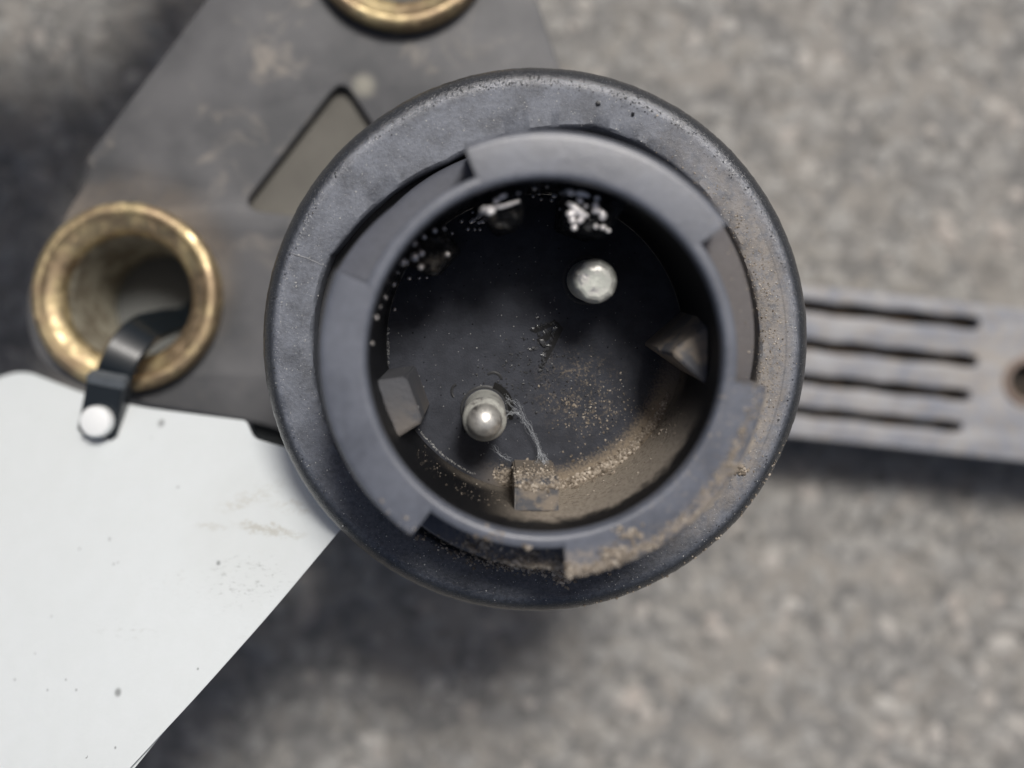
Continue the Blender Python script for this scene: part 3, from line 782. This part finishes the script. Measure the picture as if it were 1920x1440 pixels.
poly = rnd([(-160, 760), (42, 693), (150, 735), (250, 762), (462, 789), (476, 822), (545, 842), (610, 865), (645, 985), (507, 1150), (372, 1302), (238, 1446), (60, 1650), (-220, 1650)], [10, 30, 20, 60, 8, 12, 10, 4, 3, 60, 60, 30, 3, 3])
o = obj('front_sheet', sheet(poly, 0, .22), M_PA, tg); o.matrix_parent_inverse = Matrix.Translation(-Vector(tg.location))
poly2 = rnd([(0, 800), (300, 800), (560, 900), (622, 985), (246, 1448), (64, 1660), (-200, 1650)], 0)
o = obj('back_sheet', sheet(poly2, -.75, .22), M_PA, tg); o.matrix_parent_inverse = Matrix.Translation(-Vector(tg.location))

# ------------------------------------------------------------------ cable tie
ct = empty('cable_tie', P(215, 700, -24)); tag(ct, 'glossy black cable tie looped through the left brass bushing and holding the white tag', 'cable tie')
inv = Matrix.Translation(-Vector(ct.location))
cp = catmull([P(392, 560, -44), P(352, 592, -37), (P(310, 604, -31)), P(272, 618, -26.5), P(240, 650, -24.5), P(219, 690, -24), P(208, 722, -24.5)], 6)
n_ = len(cp); sd_ = []
for i in range(n_):
    t = (cp[min(i+1, n_-1)]-cp[max(i-1, 0)]); t.z = 0; t.normalize(); s_ = Vector((-t.y, t.x, 0)); s_.z = -.25*(1-i/n_); sd_.append(s_.normalized())
o = obj('strap', ribbon(cp, [1.5+.65*min(1, i/(n_*.45)) for i in range(n_)], .9, side=sd_), M_TIE, ct); o.matrix_parent_inverse = inv
d = (P(185, 830, -23)-P(208, 715, -23)).normalized(); ang = math.atan2(d.y, d.x)-math.pi/2
Mr = Matrix.Rotation(ang, 3, 'Z')
bm = bmesh.new(); c1 = P(198, 765, -23.2)
box(bm, c1, (2.25, 3.3, 1.5), Mr)
bmesh.ops.bevel(bm, geom=bm.edges[:], offset=.35, segments=3, affect='EDGES')
o = obj('head', bm, M_TIE, ct); o.matrix_parent_inverse = inv
bm = bmesh.new(); box(bm, P(203, 712, -22.3), (2.25, .65, .9), Mr @ Matrix.Rotation(R(-25), 3, 'X')); bmesh.ops.bevel(bm, geom=bm.edges[:], offset=.25, segments=2, affect='EDGES')
o = obj('head_bar', bm, m_plain('glint_grey_nylon', (.16, .18, .2), .35, var=.5, sc=1.2), ct); o.matrix_parent_inverse = inv  # lighter grey paints the glint on top of the black head
c2 = P(182, 790, -21.2)
bm = lathe([(0, 1.0), (1.2, .98), (1.6, .85), (1.78, .5), (1.8, 0), (1.8, -1.2)], 40, closed=False); bmesh.ops.translate(bm, vec=c2, verts=bm.verts)
o = obj('white_stud', bm, M_WH, ct); o.matrix_parent_inverse = inv

# ------------------------------------------------------------------ slotted strap at the right
SZ = -56
st = empty('slotted_strap', P(1700, 700, SZ)); tag(st, 'grey plastic strap with four long grimy slots lying at the right edge', 'strap')
inv = Matrix.Translation(-Vector(st.location))
outl = smooth_poly(L2([(1330, 512), (1508, 534), (1960, 583), (2350, 628), (2330, 915), (1960, 870), (1480, 818), (1310, 800)], SZ), [3, 0, 0, 4, 4, 0, 0, 3])
slots = []
for (x1, y1, hw) in ((1838, 608, 11.5), (1834, 679, 11), (1820, 743, 10.5), (1805, 802, 9.5)):
    dx, dy = -470, -470*(.104); x0, y0 = x1+dx, y1+dy
    u = Vector((dx, dy)).normalized(); v = Vector((-u.y, u.x)); E = Vector((x1, y1)); S_ = Vector((x0, y0)); lp = []
    for k in range(9): a = R(-90+180*k/8); q = E-u*hw*math.cos(a)*.9+u*hw*.9+v*hw*math.sin(a); lp.append(q)
    nseg = 14
    up = [E.lerp(S_, k/nseg)+v*hw*(1+.18*math.sin(k*2.1)) for k in range(1, nseg+1)]
    dn = [E.lerp(S_, k/nseg)-v*hw*(1+.18*math.sin(k*1.7+1)) for k in range(1, nseg+1)]
    slots.append([Vector((P(q.x, q.y, SZ).x, P(q.x, q.y, SZ).y)) for q in lp+up+dn[::-1]])
bhc = P(1928, 716, SZ)
bm = plate([outl]+slots+[circ(bhc, 2.6, 40)], SZ-2.6, SZ, .25)
o = obj('plate', bm, M_ST, st); o.matrix_parent_inverse = inv
base = smooth_poly(L2([(1330, 516), (1960, 588), (2350, 632), (2330, 910), (1960, 865), (1310, 796)], SZ), 0)
bm = plate([base], SZ-5.5, SZ-2.65, 0); o = obj('backing', bm, M_GR, st); o.matrix_parent_inverse = inv
bm = lathe([(2.6, -2.0), (2.6, .1), (2.9, .35), (3.5, .3), (3.75, .02), (3.75, -.3)], 48); bmesh.ops.translate(bm, vec=bhc, verts=bm.verts)
o = obj('eyelet', bm, m_plain('rusty_eyelet', (.30, .23, .19), .6, var=.5), st); o.matrix_parent_inverse = inv
